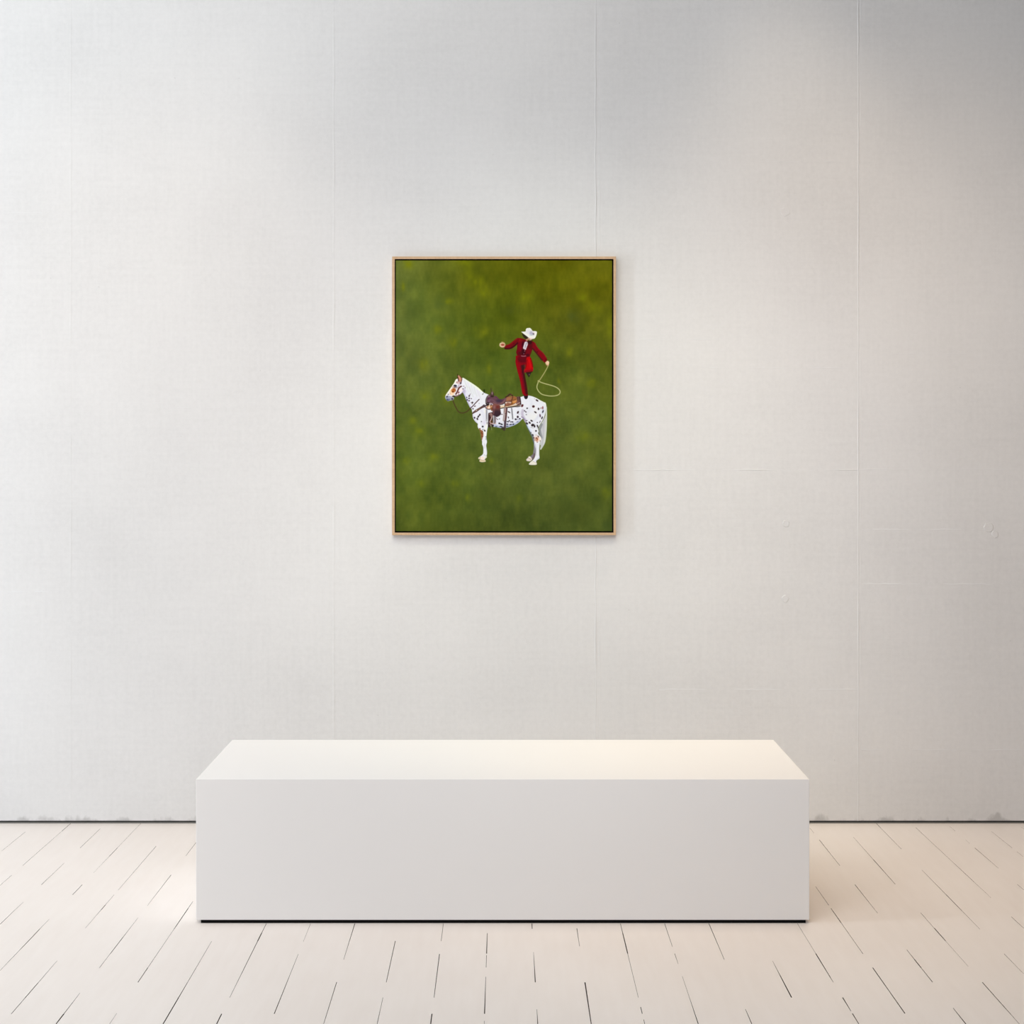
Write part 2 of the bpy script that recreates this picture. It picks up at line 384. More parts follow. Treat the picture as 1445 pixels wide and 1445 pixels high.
def over(alpha, col):
    global IMG
    IMG = IMG * (1 - alpha[..., None]) + np.asarray(col, float) * alpha[..., None]


def glow(x, y, rx, ry, col, a=0.5):
    d = ((X - x) / rx) ** 2 + ((Y - y) / ry) ** 2
    over(a * np.exp(-d) * (0.75 + 1.0 * (vnoise(4, 6, int(x * 7 + y)) + .2)).clip(0, 1.3), col)


for x, y, rx, ry in [(576, 372, 8, 7), (569, 404, 2.5, 6), (662, 385, 7, 14), (675, 398, 9, 9), (684, 411, 7, 8), (632, 425, 8, 4), (639, 482, 6, 8), (618, 465, 6, 6),
                     (681, 468, 11, 9), (599, 515, 6, 8), (690, 522, 3.5, 8), (803, 495, 5, 8), (838, 435, 10, 8), (822, 420, 8, 7), (836, 541, 7, 6), (742, 420, 8, 6),
                     (789, 538, 2.5, 4), (573, 650, 5, 5), (611, 645, 8, 7), (594, 682, 6, 6), (660, 702, 3.5, 5), (733, 703, 4, 5), (855, 696, 6, 8), (822, 616, 9, 8),
                     (643, 682, 6, 5), (592, 609, 10, 8), (583, 594, 6, 6), (694, 650, 3, 4), (860, 460, 5, 14), (655, 370, 10, 5), (630, 560, 7, 9), (600, 560, 8, 8)]:
    glow(x, y, rx, ry, (116, 122, 8) if y < 440 else (112, 118, 16) if y < 560 else (106, 116, 22), 0.62)
for x, y, rx, ry, c in [(810, 447, 12, 10, (74, 84, 32)), (720, 385, 22, 12, (80, 84, 4)), (620, 430, 14, 12, (80, 94, 36)), (720, 438, 14, 8, (74, 84, 22)), (700, 700, 26, 14, (68, 80, 28)),
                        (800, 720, 30, 16, (66, 78, 28)), (650, 735, 24, 8, (66, 78, 24)), (725, 505, 10, 14, (74, 94, 30)), (860, 745, 10, 10, (62, 78, 34)), (790, 640, 14, 12, (78, 90, 32))]:
    glow(x, y, rx, ry, c, 0.6)

K = 24.0833
O = {'A': (620, 520), 'B': (660, 540), 'C': (680, 540), 'D': (660, 570), 'E': (690, 570), 'F': (730, 550), 'G': (660, 600), 'H': (730, 600),
     'I': (695, 455), 'J': (725, 455), 'K': (720, 500), 'L': (745, 500)}


def P(s, pts):
    return [(O[s][0] + a / K, O[s][1] + c / K) for a, c in pts]


def smooth(pts, closed, n_=5):
    p = np.array(pts, float); m = len(p); out = []
    rng = range(m) if closed else range(m - 1)
    for i in rng:
        if closed: a, c, d, e = p[(i - 1) % m], p[i], p[(i + 1) % m], p[(i + 2) % m]
        else: a, c, d, e = p[max(i - 1, 0)], p[i], p[i + 1], p[min(i + 2, m - 1)]
        for j in range(n_):
            t = j / n_
            out.append(0.5 * (2 * c + (d - a) * t + (2 * a - 5 * c + 4 * d - e) * t * t + (3 * c - a - 3 * d + e) * t ** 3))
    if not closed: out.append(p[-1])
    return np.array(out)


def window(p, pad):
    x0, y0 = p.min(0) - pad; x1, y1 = p.max(0) + pad
    j0, j1 = np.searchsorted(gx, [x0, x1]); i0, i1 = np.searchsorted(gy, [y0, y1])
    return slice(i0, i1), slice(j0, j1)


def segdist(xx, yy, p, closed):
    q = np.vstack([p, p[:1]]) if closed else p
    d2 = np.full(xx.shape, 1e9)
    for a, c in zip(q[:-1], q[1:]):
        e = c - a; L = (e * e).sum()
        t = np.clip(((xx - a[0]) * e[0] + (yy - a[1]) * e[1]) / (L + 1e-9), 0, 1)
        d2 = np.minimum(d2, (xx - a[0] - t * e[0]) ** 2 + (yy - a[1] - t * e[1]) ** 2)
    return np.sqrt(d2)


def inside(xx, yy, p):
    r = np.zeros(xx.shape, bool); m = len(p)
    for i in range(m):
        x1, y1 = p[i]; x2, y2 = p[(i + 1) % m]
        if y1 == y2: continue
        r ^= ((y1 > yy) != (y2 > yy)) & (xx < (x2 - x1) * (yy - y1) / (y2 - y1) + x1)
    return r


CLIP = None


def put(sl, alpha, col):
    if CLIP is not None: alpha = alpha * CLIP[sl]
    c = np.asarray(col, float)
    IMG[sl] = IMG[sl] * (1 - alpha[..., None]) + c * alpha[..., None]


def mask(pts, soft=0.7, sm=True):
    p = smooth(pts, True) if sm else np.array(pts, float)
    sl = window(p, soft + 1); xx, yy = X[sl], Y[sl]
    d = segdist(xx, yy, p, True)
    return sl, np.clip(np.where(inside(xx, yy, p), d, -d) / soft + 0.5, 0, 1)


def poly(s, pts, col, a=1.0, soft=0.7, sm=True, col2=None, axis_=None):
    q = P(s, pts) if s else pts
    sl, al = mask(q, soft, sm)
    if col2 is not None:            # blend of two pigments across the patch
        p = np.array(q); (u, v) = axis_
        t = X[sl] * u + Y[sl] * v; tp = p[:, 0] * u + p[:, 1] * v
        t = np.clip((t - tp.min()) / (tp.max() - tp.min()), 0, 1)[..., None]
        put(sl, al * a, np.asarray(col, float) * (1 - t) + np.asarray(col2, float) * t)
    else:
        put(sl, al * a, col)
    return q


def line(s, pts, wd, col, a=1.0, soft=0.7, taper=None):
    p = smooth(P(s, pts) if s else pts, False)
    wd = wd / K
    sl = window(p, wd + soft + 1)
    d = segdist(X[sl], Y[sl], p, False)
    put(sl, np.clip((wd / 2 - d) / soft + 0.5, 0, 1) * a, col)


def dab(s, x, y, rx, ry=None, ang=0, col=(58, 38, 42), a=0.95, soft=0.8):
    ry = ry or rx
    cx_, cy_ = P(s, [(x, y)])[0] if s else (x, y)
    rx, ry = rx / K, ry / K; t = math.radians(ang)
    R_ = max(rx, ry) + soft + 1
    sl = window(np.array([[cx_ - R_, cy_ - R_], [cx_ + R_, cy_ + R_]]), 0)
    u = (X[sl] - cx_) * math.cos(t) + (Y[sl] - cy_) * math.sin(t); v = -(X[sl] - cx_) * math.sin(t) + (Y[sl] - cy_) * math.cos(t)
    q = np.sqrt((u / rx) ** 2 + (v / ry) ** 2)
    put(sl, np.clip((1 - q) * min(rx, ry) / soft + 0.5, 0, 1) * a, col)


# ---- horse: far hind leg and tail
poly('H', [(290, -40), (330, 80), (400, 220), (440, 310), (490, 400), (520, 530), (575, 650), (640, 620), (600, 450), (520, 280), (420, 100), (380, -40)], (92, 104, 108), .9)
poly('H', [(565, 640), (562, 780), (545, 900), (530, 980), (480, 1030), (440, 1075), (500, 1180), (580, 1080), (615, 980), (635, 850), (630, 740), (610, 660)], (150, 152, 158), 1, col2=(112, 104, 112), axis_=(0, 1))
line('H', [(575, 980), (560, 1080), (510, 1150)], 55, (104, 84, 94), .9)
poly('H', [(440, 1065), (390, 1070), (350, 1120), (305, 1170), (330, 1215), (440, 1225), (500, 1165), (480, 1110)], (216, 206, 198))
line('H', [(370, 1110), (430, 1150), (450, 1180)], 18, (160, 130, 125), .8); dab('H', 415, 1085, 35, 20, 30, (240, 236, 222), .8)
poly(None, P('F', [(950, 430), (985, 540), (1002, 700), (1005, 900), (1000, 1150), (993, 1400)]) + P('H', [(990, 200), (975, 380), (955, 540), (925, 640), (865, 740), (800, 835), (778, 800), (795, 700), (770, 640), (800, 520), (830, 460), (780, 350), (745, 230), (745, 60)]) +
     P('F', [(720, 1330), (790, 1180), (860, 1070), (920, 960), (955, 850), (950, 650)]), (200, 202, 206), soft=.9)
line(None, P('F', [(985, 600), (990, 900), (985, 1200)]) + P('H', [(975, 150), (955, 400), (925, 560)]), 40, (208, 214, 200), .9, 1.0)
line(None, P('F', [(830, 1180), (770, 1330)]) + P('H', [(765, 150), (790, 300), (830, 420)]), 75, (128, 132, 138), .85, 1.6)
line(None, P('F', [(905, 1050), (880, 1300)]) + P('H', [(880, 150), (880, 400), (850, 600), (810, 760)]), 50, (176, 178, 184), .7, 1.4)
line('H', [(900, 640), (850, 730), (800, 810)], 30, (196, 204, 196), .6, 1.0)
line('F', [(960, 900), (930, 1200), (925, 1420)], 30, (198, 194, 208), .7, 1.2)

# ---- horse: body, neck, head, near legs as one shape
body_pts = (P('A', [(640, 345), (560, 372), (500, 490), (440, 580), (370, 680), (300, 780), (240, 865), (200, 955), (208, 1015), (240, 1070), (290, 1105), (350, 1092), (420, 1072), (475, 1062),
                    (492, 1010), (490, 960), (560, 958), (640, 925), (720, 880), (790, 815), (830, 870), (875, 965), (922, 1080), (972, 1180), (1020, 1280), (1062, 1350)]) +
            P('B', [(130, 890), (150, 980), (165, 1060), (172, 1160), (205, 1245), (262, 1325), (330, 1385)]) +
            P('D', [(342, 680), (338, 770), (370, 840), (402, 890), (430, 1000), (450, 1110), (462, 1200), (490, 1280)]) +
            P('G', [(488, 600), (492, 660), (520, 720), (530, 800), (530, 880), (524, 960), (480, 1022), (420, 1065), (365, 1108), (372, 1150), (425, 1165), (395, 1215), (440, 1250), (520, 1256),
                    (600, 1240), (606, 1210), (582, 1160), (602, 1132), (645, 1092), (640, 1040), (656, 960), (650, 860), (635, 760), (630, 670), (655, 580), (645, 500), (635, 400), (645, 300), (656, 200), (680, 80)]) +
            P('D', [(700, 690), (780, 750), (870, 772), (1000, 792)]) +
            P('E', [(300, 795), (420, 815), (600, 800), (720, 775), (860, 722), (980, 655), (1060, 585), (1120, 525), (1170, 505)]) +
            P('F', [(240, 1060), (310, 1170), (365, 1290), (440, 1420)]) +
            P('H', [(480, 280), (530, 390), (560, 470), (575, 560), (582, 640), (605, 730), (628, 800), (630, 890), (620, 970), (600, 1070), (560, 1150), (500, 1212), (440, 1262), (395, 1320), (430, 1346),
                    (540, 1352), (640, 1345), (662, 1310), (642, 1250), (655, 1200), (740, 1142), (756, 1100), (746, 1000), (746, 850), (752, 740), (765, 620), (785, 560), (822, 470), (795, 400), (750, 345), (725, 280), (725, 200), (708, 120)]) +
            P('F', [(722, 1290), (740, 1240), (785, 1160), (850, 1060), (900, 960), (940, 840), (965, 700), (985, 600), (975, 500), (948, 440), (900, 420), (800, 370), (700, 312), (560, 242), (450, 208), (370, 195), (300, 192), (220, 212), (90, 250)]) +
            P('B', [(1500, 560), (1000, 640), (720, 420), (585, 355), (500, 300), (400, 208), (280, 112)]) + P('A', [(1085, 490), (960, 410), (860, 345), (800, 316), (760, 345), (700, 380)]))
sl, al = mask(body_pts, 0.75)
put(sl, al, (227, 229, 238))
CLIP = np.zeros(X.shape); CLIP[sl] = al
# pigments that model the coat
line('A', [(1090, 480), (1280, 640), (1440, 780)], 60, (238, 242, 226), .8, 1.6)
line('A', [(800, 330), (960, 420), (1200, 580), (1430, 775)], 34, (238, 244, 218), .9, .9)
for i, (x1, y1, x2, y2) in enumerate([(860, 420, 960, 640), (960, 480, 1080, 760), (1080, 560, 1180, 860), (1180, 640, 1280, 940), (1280, 720, 1370, 980), (900, 520, 1000, 800), (1020, 640, 1150, 960), (1340, 800, 1420, 1040)]):
    line('A', [(x1, y1), ((x1 + x2) / 2 - 12, (y1 + y2) / 2), (x2, y2)], 30, [(206, 212, 208), (216, 214, 222), (212, 218, 214)][i % 3], .65, 1.6)
line('A', [(830, 700), (860, 860), (930, 1040), (1000, 1200), (1080, 1340)], 70, (206, 204, 226), .75, 2.2)
line('A', [(800, 790), (870, 930), (940, 1100), (1050, 1330)], 36, (172, 174, 204), .7, 1.6)
dab('A', 840, 770, 60, 60, 0, (176, 166, 194), .75, 2.5)
dab('A', 720, 740, 90, 60, -40, (240, 226, 226), .8, 2.0)
line('D', [(170, 380), (230, 520), (310, 640)], 60, (200, 198, 220), .7, 2)
dab('D', 560, 640, 60, 70, 0, (214, 206, 228), .6, 2.5)
line('D', [(650, 200), (650, 560)], 40, (206, 208, 216), .6, 1.6)
line('E', [(180, 700), (320, 770), (500, 790), (720, 740), (900, 660), (1060, 570)], 80, (170, 178, 208), .8, 2.4)
line('E', [(150, 745), (300, 785), (500, 800), (740, 760), (900, 690)], 26, (126, 142, 182), .65, 1.4)
line('E', [(240, 610), (480, 650), (700, 640), (880, 580)], 70, (212, 214, 228), .7, 3)
line('D', [(420, 150), (520, 330), (560, 520), (640, 640)], 50, (210, 211, 226), .6, 3); line('D', [(380, 560), (400, 700), (450, 860)], 40, (238, 240, 244), .6, 2)
line('D', [(640, 700), (600, 860), (600, 1050)], 44, (240, 240, 226), .7, 1.6); line('D', [(440, 640), (520, 760), (560, 880)], 40, (214, 216, 228), .6, 2)
line('E', [(1000, 180), (1010, 330), (980, 480)], 70, (216, 218, 232), .6, 3); line('E', [(640, 330), (760, 420), (900, 430)], 60, (236, 237, 240), .6, 3)
line('F', [(380, 260), (480, 420), (440, 640), (330, 820)], 80, (214, 218, 230), .5, 4); line('F', [(560, 560), (640, 820), (560, 980)], 90, (238, 238, 234), .5, 4); line('F', [(500, 1100), (620, 1180), (660, 1300)], 50, (212, 216, 228), .5, 2)
line('A', [(900, 760), (1000, 960), (1120, 1100), (1250, 1000)], 60, (214, 213, 228), .5, 3)
line('E', [(1150, 220), (1130, 330), (1170, 450), (1230, 540)], 85, (180, 170, 194), .75, 2.4)
line('E', [(1110, 440), (1170, 480), (1240, 580), (1290, 680)], 32, (112, 98, 128), .75, 1.4)
line('F', [(700, 900), (640, 990), (560, 1060)], 60, (204, 208, 224), .6, 3)
dab('F', 480, 900, 150, 120, 0, (230, 231, 229), .6, 5); dab('F', 870, 740, 60, 120, 15, (204, 214, 232), .6, 3)
line('F', [(330, 1180), (400, 1330), (450, 1440)], 40, (186, 204, 226), .7, 1.6)
line('F', [(620, 270), (800, 370), (930, 440), (975, 560), (985, 720)], 30, (244, 246, 222), .8, 1.2)
line('F', [(985, 560), (960, 760), (920, 930), (830, 1080)], 36, (196, 190, 204), .55, 1.6)
line('H', [(400, 60), (470, 200)], 50, (206, 216, 236), .7, 2)
line('H', [(610, 650), (640, 800), (640, 900), (630, 1020)], 26, (184, 180, 196), .8, 1.2)
line('H', [(735, 760), (735, 1000)], 16, (222, 226, 208), .8, .9)
line('H', [(660, 1190), (700, 1140), (745, 1110)], 34, (196, 206, 214), .8, 1.2)
poly('H', [(500, 1212), (440, 1262), (395, 1320), (430, 1346), (540, 1352), (640, 1345), (662, 1310), (640, 1280), (560, 1230)], (226, 222, 208), .9)
line('H', [(530, 1225), (600, 1260), (650, 1300)], 16, (190, 176, 165), .8); line('H', [(410, 1335), (540, 1345), (645, 1335)], 14, (196, 188, 168), .6)
line('G', [(570, 640), (580, 720), (570, 780)], 40, (206, 208, 212), .8, 1.4)
line('G', [(635, 760), (645, 950)], 22, (206, 214, 208), .7, 1.0); line('G', [(560, 1010), (620, 1030)], 26, (190, 190, 188), .8, 1.0)
poly('G', [(430, 1080), (540, 1070), (580, 1160), (540, 1185), (430, 1165)], (238, 216, 204), .85, 1.2)
poly('G', [(365, 1110), (430, 1080), (430, 1150), (380, 1158)], (206, 190, 150), .9); poly('G', [(395, 1215), (430, 1175), (540, 1195), (590, 1185), (606, 1215), (590, 1245), (440, 1250)], (212, 190, 152), .9)
line('G', [(430, 1168), (520, 1190), (580, 1175)], 14, (160, 130, 120), .7)
dab('G', 615, 1085, 35, 35, 0, (216, 212, 190), .8)
# rust on the forearm
poly('D', [(385, 860), (470, 890), (525, 950), (532, 1080), (512, 1140), (492, 1210), (470, 1270), (440, 1180), (430, 1050), (405, 930)], (146, 92, 56), .95, 1.0)
line('D', [(410, 900), (440, 1050), (460, 1230)], 40, (96, 84, 42), .75, 1.2)
for x, y, r in [(470, 985, 26), (500, 1020, 24), (495, 1105, 28), (500, 930, 18), (410, 845, 26)]: dab('D', x, y, r, r, 0, (112, 60, 40), .9)
# hock
dab('H', 670, 470, 105, 100, 0, (234, 200, 180), .85, 2.2); dab('H', 780, 450, 40, 60, 0, (240, 228, 220), .8, 1.4)
for x, y, rx, ry, an, c in [(525, 340, 30, 42, -20, (44, 34, 38)), (560, 425, 20, 38, -15, (70, 42, 48)), (460, 255, 22, 22, 0, (60, 56, 56)), (735, 285, 22, 42, -20, (40, 38, 36)), (712, 385, 18, 32, -15, (74, 46, 42)),
                            (655, 440, 26, 26, 0, (92, 42, 26)), (668, 500, 24, 42, 10, (160, 92, 56)), (690, 470, 18, 36, 0, (178, 112, 74)), (680, 575, 18, 18, 0, (128, 84, 66)), (602, 505, 22, 20, 0, (140, 98, 98)), (780, 535, 18, 16, 0, (122, 84, 66)),
                            (635, 195, 30, 28, 0, (40, 34, 38)), (640, 335, 34, 12, 0, (190, 180, 172)), (610, 450, 16, 30, 0, (186, 140, 124))]:
    dab('H', x, y, rx, ry, an, c)
# dark spots of the coat
for x, y, rx, ry, an, c in [(670, 362, 48, 24, 35, (56, 34, 40)), (585, 310, 10, 10, 0, (130, 110, 120)), (548, 568, 42, 38, 0, (72, 30, 36)), (168, 540, 34, 48, 30, (100, 38, 44)), (335, 630, 26, 24, 0, (66, 60, 66)), (245, 715, 20, 20, 0, (76, 66, 80)),
                            (290, 752, 24, 18, 35, (70, 56, 66)), (305, 845, 18, 16, 0, (120, 112, 124)), (615, 765, 44, 22, 35, (54, 42, 46)), (722, 650, 28, 36, 0, (60, 36, 38)), (805, 625, 14, 26, 10, (156, 96, 96)), (865, 612, 22, 46, 0, (160, 84, 84)),
                            (872, 740, 22, 48, 20, (72, 66, 82)), (775, 880, 22, 50, -8, (92, 64, 86)), (840, 955, 22, 44, 20, (66, 62, 68)), (680, 1115, 20, 18, 30, (84, 80, 90)), (770, 1088, 14, 38, 25, (122, 122, 136)), (485, 1055, 40, 24, 30, (58, 46, 46)),
                            (420, 1120, 40, 26, 45, (52, 38, 42)), (515, 1205, 44, 42, -30, (48, 36, 40)), (545, 1178, 36, 18, 20, (60, 44, 46)), (585, 1240, 26, 40, -5, (44, 32, 38)), (688, 1235, 22, 42, -20, (48, 38, 40)), (715, 1290, 20, 24, 0, (50, 40, 44)),
                            (325, 1145, 42, 28, 30, (52, 36, 46)), (320, 1050, 20, 16, 0, (70, 52, 66)), (20, 770, 27, 45, 25, (66, 40, 48)), (15, 922, 32, 38, 0, (60, 40, 54)), (85, 985, 24, 24, 0, (40, 36, 58)), (55, 830, 9, 9, 0, (150, 140, 140)), (500, 1290, 50, 12, 15, (204, 206, 214))]:
    dab('F', x, y, rx * 1.1, ry * 1.1, an, [v * 0.86 for v in c], 0.97, 0.7)
for x, y, rx, ry, an, c in [(680, 278, 46, 20, 32, (66, 40, 42)), (440, 355, 22, 14, 0, (96, 66, 62)), (910, 522, 34, 26, 10, (38, 32, 52)), (985, 530, 20, 14, 0, (150, 146, 168)), (660, 460, 16, 30, -20, (90, 72, 82)), (355, 510, 20, 16, 0, (116, 112, 126)),
                            (285, 522, 26, 16, 30, (124, 108, 118)), (692, 572, 24, 20, 0, (42, 36, 48)), (640, 602, 36, 18, 15, (44, 38, 50)), (740, 612, 22, 16, 20, (60, 54, 68)), (797, 612, 32, 18, 20, (40, 36, 54)), (625, 692, 32, 20, 0, (40, 44, 70)),
                            (735, 700, 40, 18, -12, (38, 40, 66)), (826, 690, 28, 20, -10, (40, 42, 68)), (622, 755, 32, 14, 0, (46, 54, 84)), (352, 662, 30, 28, 0, (36, 32, 42)), (425, 690, 46, 22, 20, (38, 34, 46)), (415, 770, 48, 20, 10, (44, 44, 64)), (245, 770, 32, 14, 0, (62, 84, 112)),
                            (970, 610, 30, 12, -15, (98, 108, 146))]:
    dab('E', x, y, rx * 1.1, ry * 1.1, an, [v * 0.86 for v in c], 0.97, 0.7)
for x, y, rx, ry, an, c in [(232, 470, 26, 30, -20, (52, 42, 56)), (328, 510, 26, 36, -20, (58, 42, 48)), (360, 430, 24, 38, 25, (50, 36, 38)), (410, 370, 24, 34, 20, (52, 34, 38)), (466, 600, 18, 20, 0, (118, 112, 122)), (508, 770, 28, 28, 0, (44, 40, 44)),
                            (578, 908, 22, 32, -30, (60, 54, 54)), (515, 870, 14, 16, 0, (120, 100, 104)), (180, 165, 22, 24, 0, (92, 76, 88)), (245, 78, 28, 16, -25, (94, 64, 74)), (622, 1115, 18, 8, 0, (66, 84, 56)), (628, 1160, 18, 8, 0, (70, 88, 60)), (625, 1205, 18, 8, 0, (90, 104, 80)), (660, 650, 14, 40, 0, (150, 136, 132))]:
    dab('D', x, y, rx * 1.1, ry * 1.1, an, [v * 0.86 for v in c], 0.97, 0.7)
for x, y, rx, ry, an, c in [(1015, 932, 22, 30, 20, (66, 50, 62)), (930, 985, 18, 24, 0, (72, 64, 96)), (1010, 1015, 28, 24, 0, (88, 70, 96)), (942, 1065, 24, 26, 0, (60, 46, 80)), (1010, 1095, 28, 22, 20, (92, 72, 110)), (1085, 1025, 20, 16, 0, (118, 106, 112)),
                            (1122, 1160, 28, 28, 0, (72, 54, 58)), (1078, 1160, 12, 14, 0, (150, 136, 140)), (1110, 1208, 14, 12, 0, (158, 140, 134)), (1042, 880, 12, 24, 20, (140, 124, 144)), (872, 655, 14, 26, 0, (164, 152, 172)), (802, 692, 20, 18, 0, (110, 88, 104)), (822, 602, 24, 14, 0, (172, 150, 170)), (1350, 1185, 14, 14, 0, (196, 200, 212))]:
    dab('A', x, y, rx * 1.1, ry * 1.1, an, [v * 0.86 for v in c], 0.97, 0.7)
# head
dab('A', 440, 830, 100, 80, -30, (240, 204, 164), .85, 2.4); dab('A', 400, 740, 70, 60, -40, (240, 214, 176), .7, 2.4)
line('A', [(590, 375), (510, 500), (430, 610), (300, 800), (225, 920)], 44, (246, 242, 222), .9, 1.2)
dab('A', 520, 640, 75, 32, 10, (152, 108, 88), .75, 1.4)
dab('A', 480, 740, 82, 72, -30, (186, 106, 44), .9, 1.6); dab('A', 462, 785, 34, 32, 0, (112, 48, 12), .9); dab('A', 485, 705, 30, 28, 0, (150, 66, 16), .8); dab('A', 540, 745, 22, 40, 0, (150, 78, 40), .7)
dab('A', 555, 630, 50, 26, 0, (120, 116, 138), .8); dab('A', 537, 583, 58, 32, 8, (34, 32, 48)); dab('A', 520, 640, 14, 8, 0, (90, 60, 50))
dab('A', 635, 480, 62, 44, 0, (206, 166, 162), .8, 1.4); dab('A', 595, 468, 18, 18, 0, (128, 76, 82)); dab('A', 690, 430, 40, 40, 0, (180, 130, 124), .8, 1.2)
dab('A', 690, 560, 50, 34, 0, (214, 196, 210), .8, 1.4); dab('A', 650, 600, 20, 60, 20, (170, 156, 180), .7)
dab('A', 655, 815, 26, 34, 20, (120, 60, 66)); dab('A', 610, 850, 18, 26, 0, (232, 200, 190)); dab('A', 660, 880, 18, 14, 0, (160, 84, 76)); dab('A', 300, 880, 24, 18, 40, (110, 90, 100), .8)
dab('A', 370, 850, 14, 34, 10, (196, 168, 140), .7); dab('A', 520, 855, 34, 24, 0, (222, 214, 224), .85)
poly('A', [(205, 960), (250, 925), (340, 935), (430, 960), (490, 985), (490, 1050), (400, 1080), (300, 1110), (230, 1070)], (132, 138, 164), .92, 1.2)
dab('A', 360, 985, 90, 30, 10, (168, 168, 184), .7, 1.8); dab('A', 262, 955, 24, 32, 20, (62, 58, 70)); dab('A', 275, 1070, 50, 34, 10, (58, 66, 92), .85, 1.4); dab('A', 440, 1032, 36, 26, 0, (26, 24, 36)); dab('A', 470, 1000, 24, 18, 0, (176, 178, 190), .8); dab('A', 345, 1065, 14, 30, 30, (80, 84, 108), .7)
CLIP = None
# ears and bridle
poly('A', [(600, 185), (635, 222), (650, 290), (668, 400), (640, 415), (618, 330)], (62, 40, 28))
poly('A', [(630, 240), (690, 250), (740, 310), (768, 365), (745, 430), (700, 440), (655, 330)], (196, 140, 112)); line('A', [(690, 250), (735, 300), (768, 360), (750, 430), (740, 500)], 24, (98, 50, 42), .9); line('A', [(645, 330), (665, 420), (640, 430)], 24, (112, 52, 48), .9)
dab('A', 720, 500, 28, 34, 0, (66, 46, 60)); dab('A', 745, 420, 14, 40, 0, (110, 64, 60))
line('A', [(745, 605), (685, 645), (640, 720), (592, 820), (560, 870)], 48, (96, 54, 54)); line('A', [(640, 650), (610, 740)], 18, (130, 88, 84), .7)
line('A', [(445, 950), (540, 950), (620, 920), (700, 895), (780, 830)], 30, (92, 66, 62), .9); dab('A', 490, 945, 50, 30, 0, (56, 48, 34)); dab('A', 590, 905, 16, 16, 0, (220, 186, 176)); dab('A', 560, 930, 26, 20, 0, (120, 84, 88))
dab('A', 570, 335, 26, 14, -30, (66, 84, 24), .8)
# reins
line(None, P('A', [(465, 1085), (490, 1170), (545, 1290), (620, 1430)]) + [(647.3, 581.2), (651.9, 582.9), (658, 581.2), (663.5, 576.5)], 36, (74, 56, 34), .95, .8)
line('A', [(1060, 1345), (1150, 1260), (1250, 1150), (1350, 1050)], 34, (86, 62, 70), .95)
# breast collar
poly('B', [(155, 1035), (190, 985), (280, 915), (400, 845), (500, 780), (560, 740), (600, 820), (500, 865), (420, 910), (320, 985), (230, 1030), (165, 1065)], (94, 68, 64))
line('B', [(240, 975), (420, 880)], 24, (140, 108, 88), .8); dab('B', 298, 940, 17, 14, 0, (240, 222, 206)); line('B', [(165, 1050), (320, 960), (500, 850)], 16, (60, 46, 50), .8); dab('B', 545, 790, 36, 40, 0, (72, 62, 74))
# saddle: pad
poly('C', [(600, 780), (760, 765), (900, 800), (1100, 745), (1295, 680), (1320, 740), (1290, 800), (900, 850), (620, 885)], (222, 200, 168), sm=False)
line('C', [(620, 875), (780, 850), (900, 842), (1100, 815), (1300, 790)], 34, (74, 66, 58)); line('C', [(900, 830), (1150, 790), (1300, 740)], 22, (46, 36, 36)); dab('C', 1230, 810, 80, 22, -8, (104, 96, 98), .85)
poly('C', [(1180, 485), (1295, 478), (1318, 600), (1330, 720), (1290, 760), (1180, 740), (1150, 650)], (92, 64, 66), col2=(126, 88, 82), axis_=(-1, .3)); line('C', [(1290, 485), (1312, 600), (1326, 740)], 30, (56, 38, 44)); line('C', [(1090, 760), (1200, 715), (1290, 680)], 22, (200, 176, 160), .8)
line('C', [(1220, 500), (1210, 600)], 30, (66, 52, 40), .7)
# saddle: rear skirt
poly('C', [(790, 520), (900, 475), (1040, 455), (1150, 475), (1195, 560), (1185, 660), (1120, 720), (1000, 770), (900, 790), (800, 800), (780, 680)], (144, 94, 62)); dab('C', 900, 560, 100, 60, -10, (158, 106, 80), .9, 2); dab('C', 1100, 650, 85, 48, -25, (204, 140, 78), .95, 1.8); dab('C', 1110, 540, 60, 44, 0, (150, 98, 52), .9, 1.6); dab('C', 1000, 720, 90, 30, -15, (134, 82, 30), .85, 1.6); line('C', [(1060, 690), (1130, 650), (1180, 590)], 18, (216, 162, 104), .6)
line('C', [(1050, 475), (1030, 560), (1005, 600), (1012, 700)], 30, (92, 58, 36)); line('C', [(1010, 605), (1080, 595), (1160, 560)], 18, (96, 60, 40)); line('C', [(790, 640), (900, 640), (1000, 630)], 22, (58, 34, 28)); dab('C', 950, 610, 40, 10, 0, (120, 70, 46), .8)
line('C', [(810, 495), (900, 440), (960, 395), (1040, 440)], 44, (66, 38, 32)); line('C', [(840, 460), (900, 400), (960, 370)], 20, (78, 66, 48), .9); dab('C', 1000, 410, 30, 18, 0, (96, 62, 50), .8)
poly('C', [(798, 655), (985, 650), (985, 710), (900, 730), (800, 720)], (190, 158, 142)); dab('C', 828, 680, 24, 20, 0, (224, 206, 200)); dab('C', 880, 690, 40, 26, 0, (150, 112, 96), .9); poly('C', [(805, 720), (980, 705), (960, 770), (900, 800), (810, 790)], (134, 86, 64)); dab('C', 850, 745, 26, 20, 0, (160, 104, 80), .8)
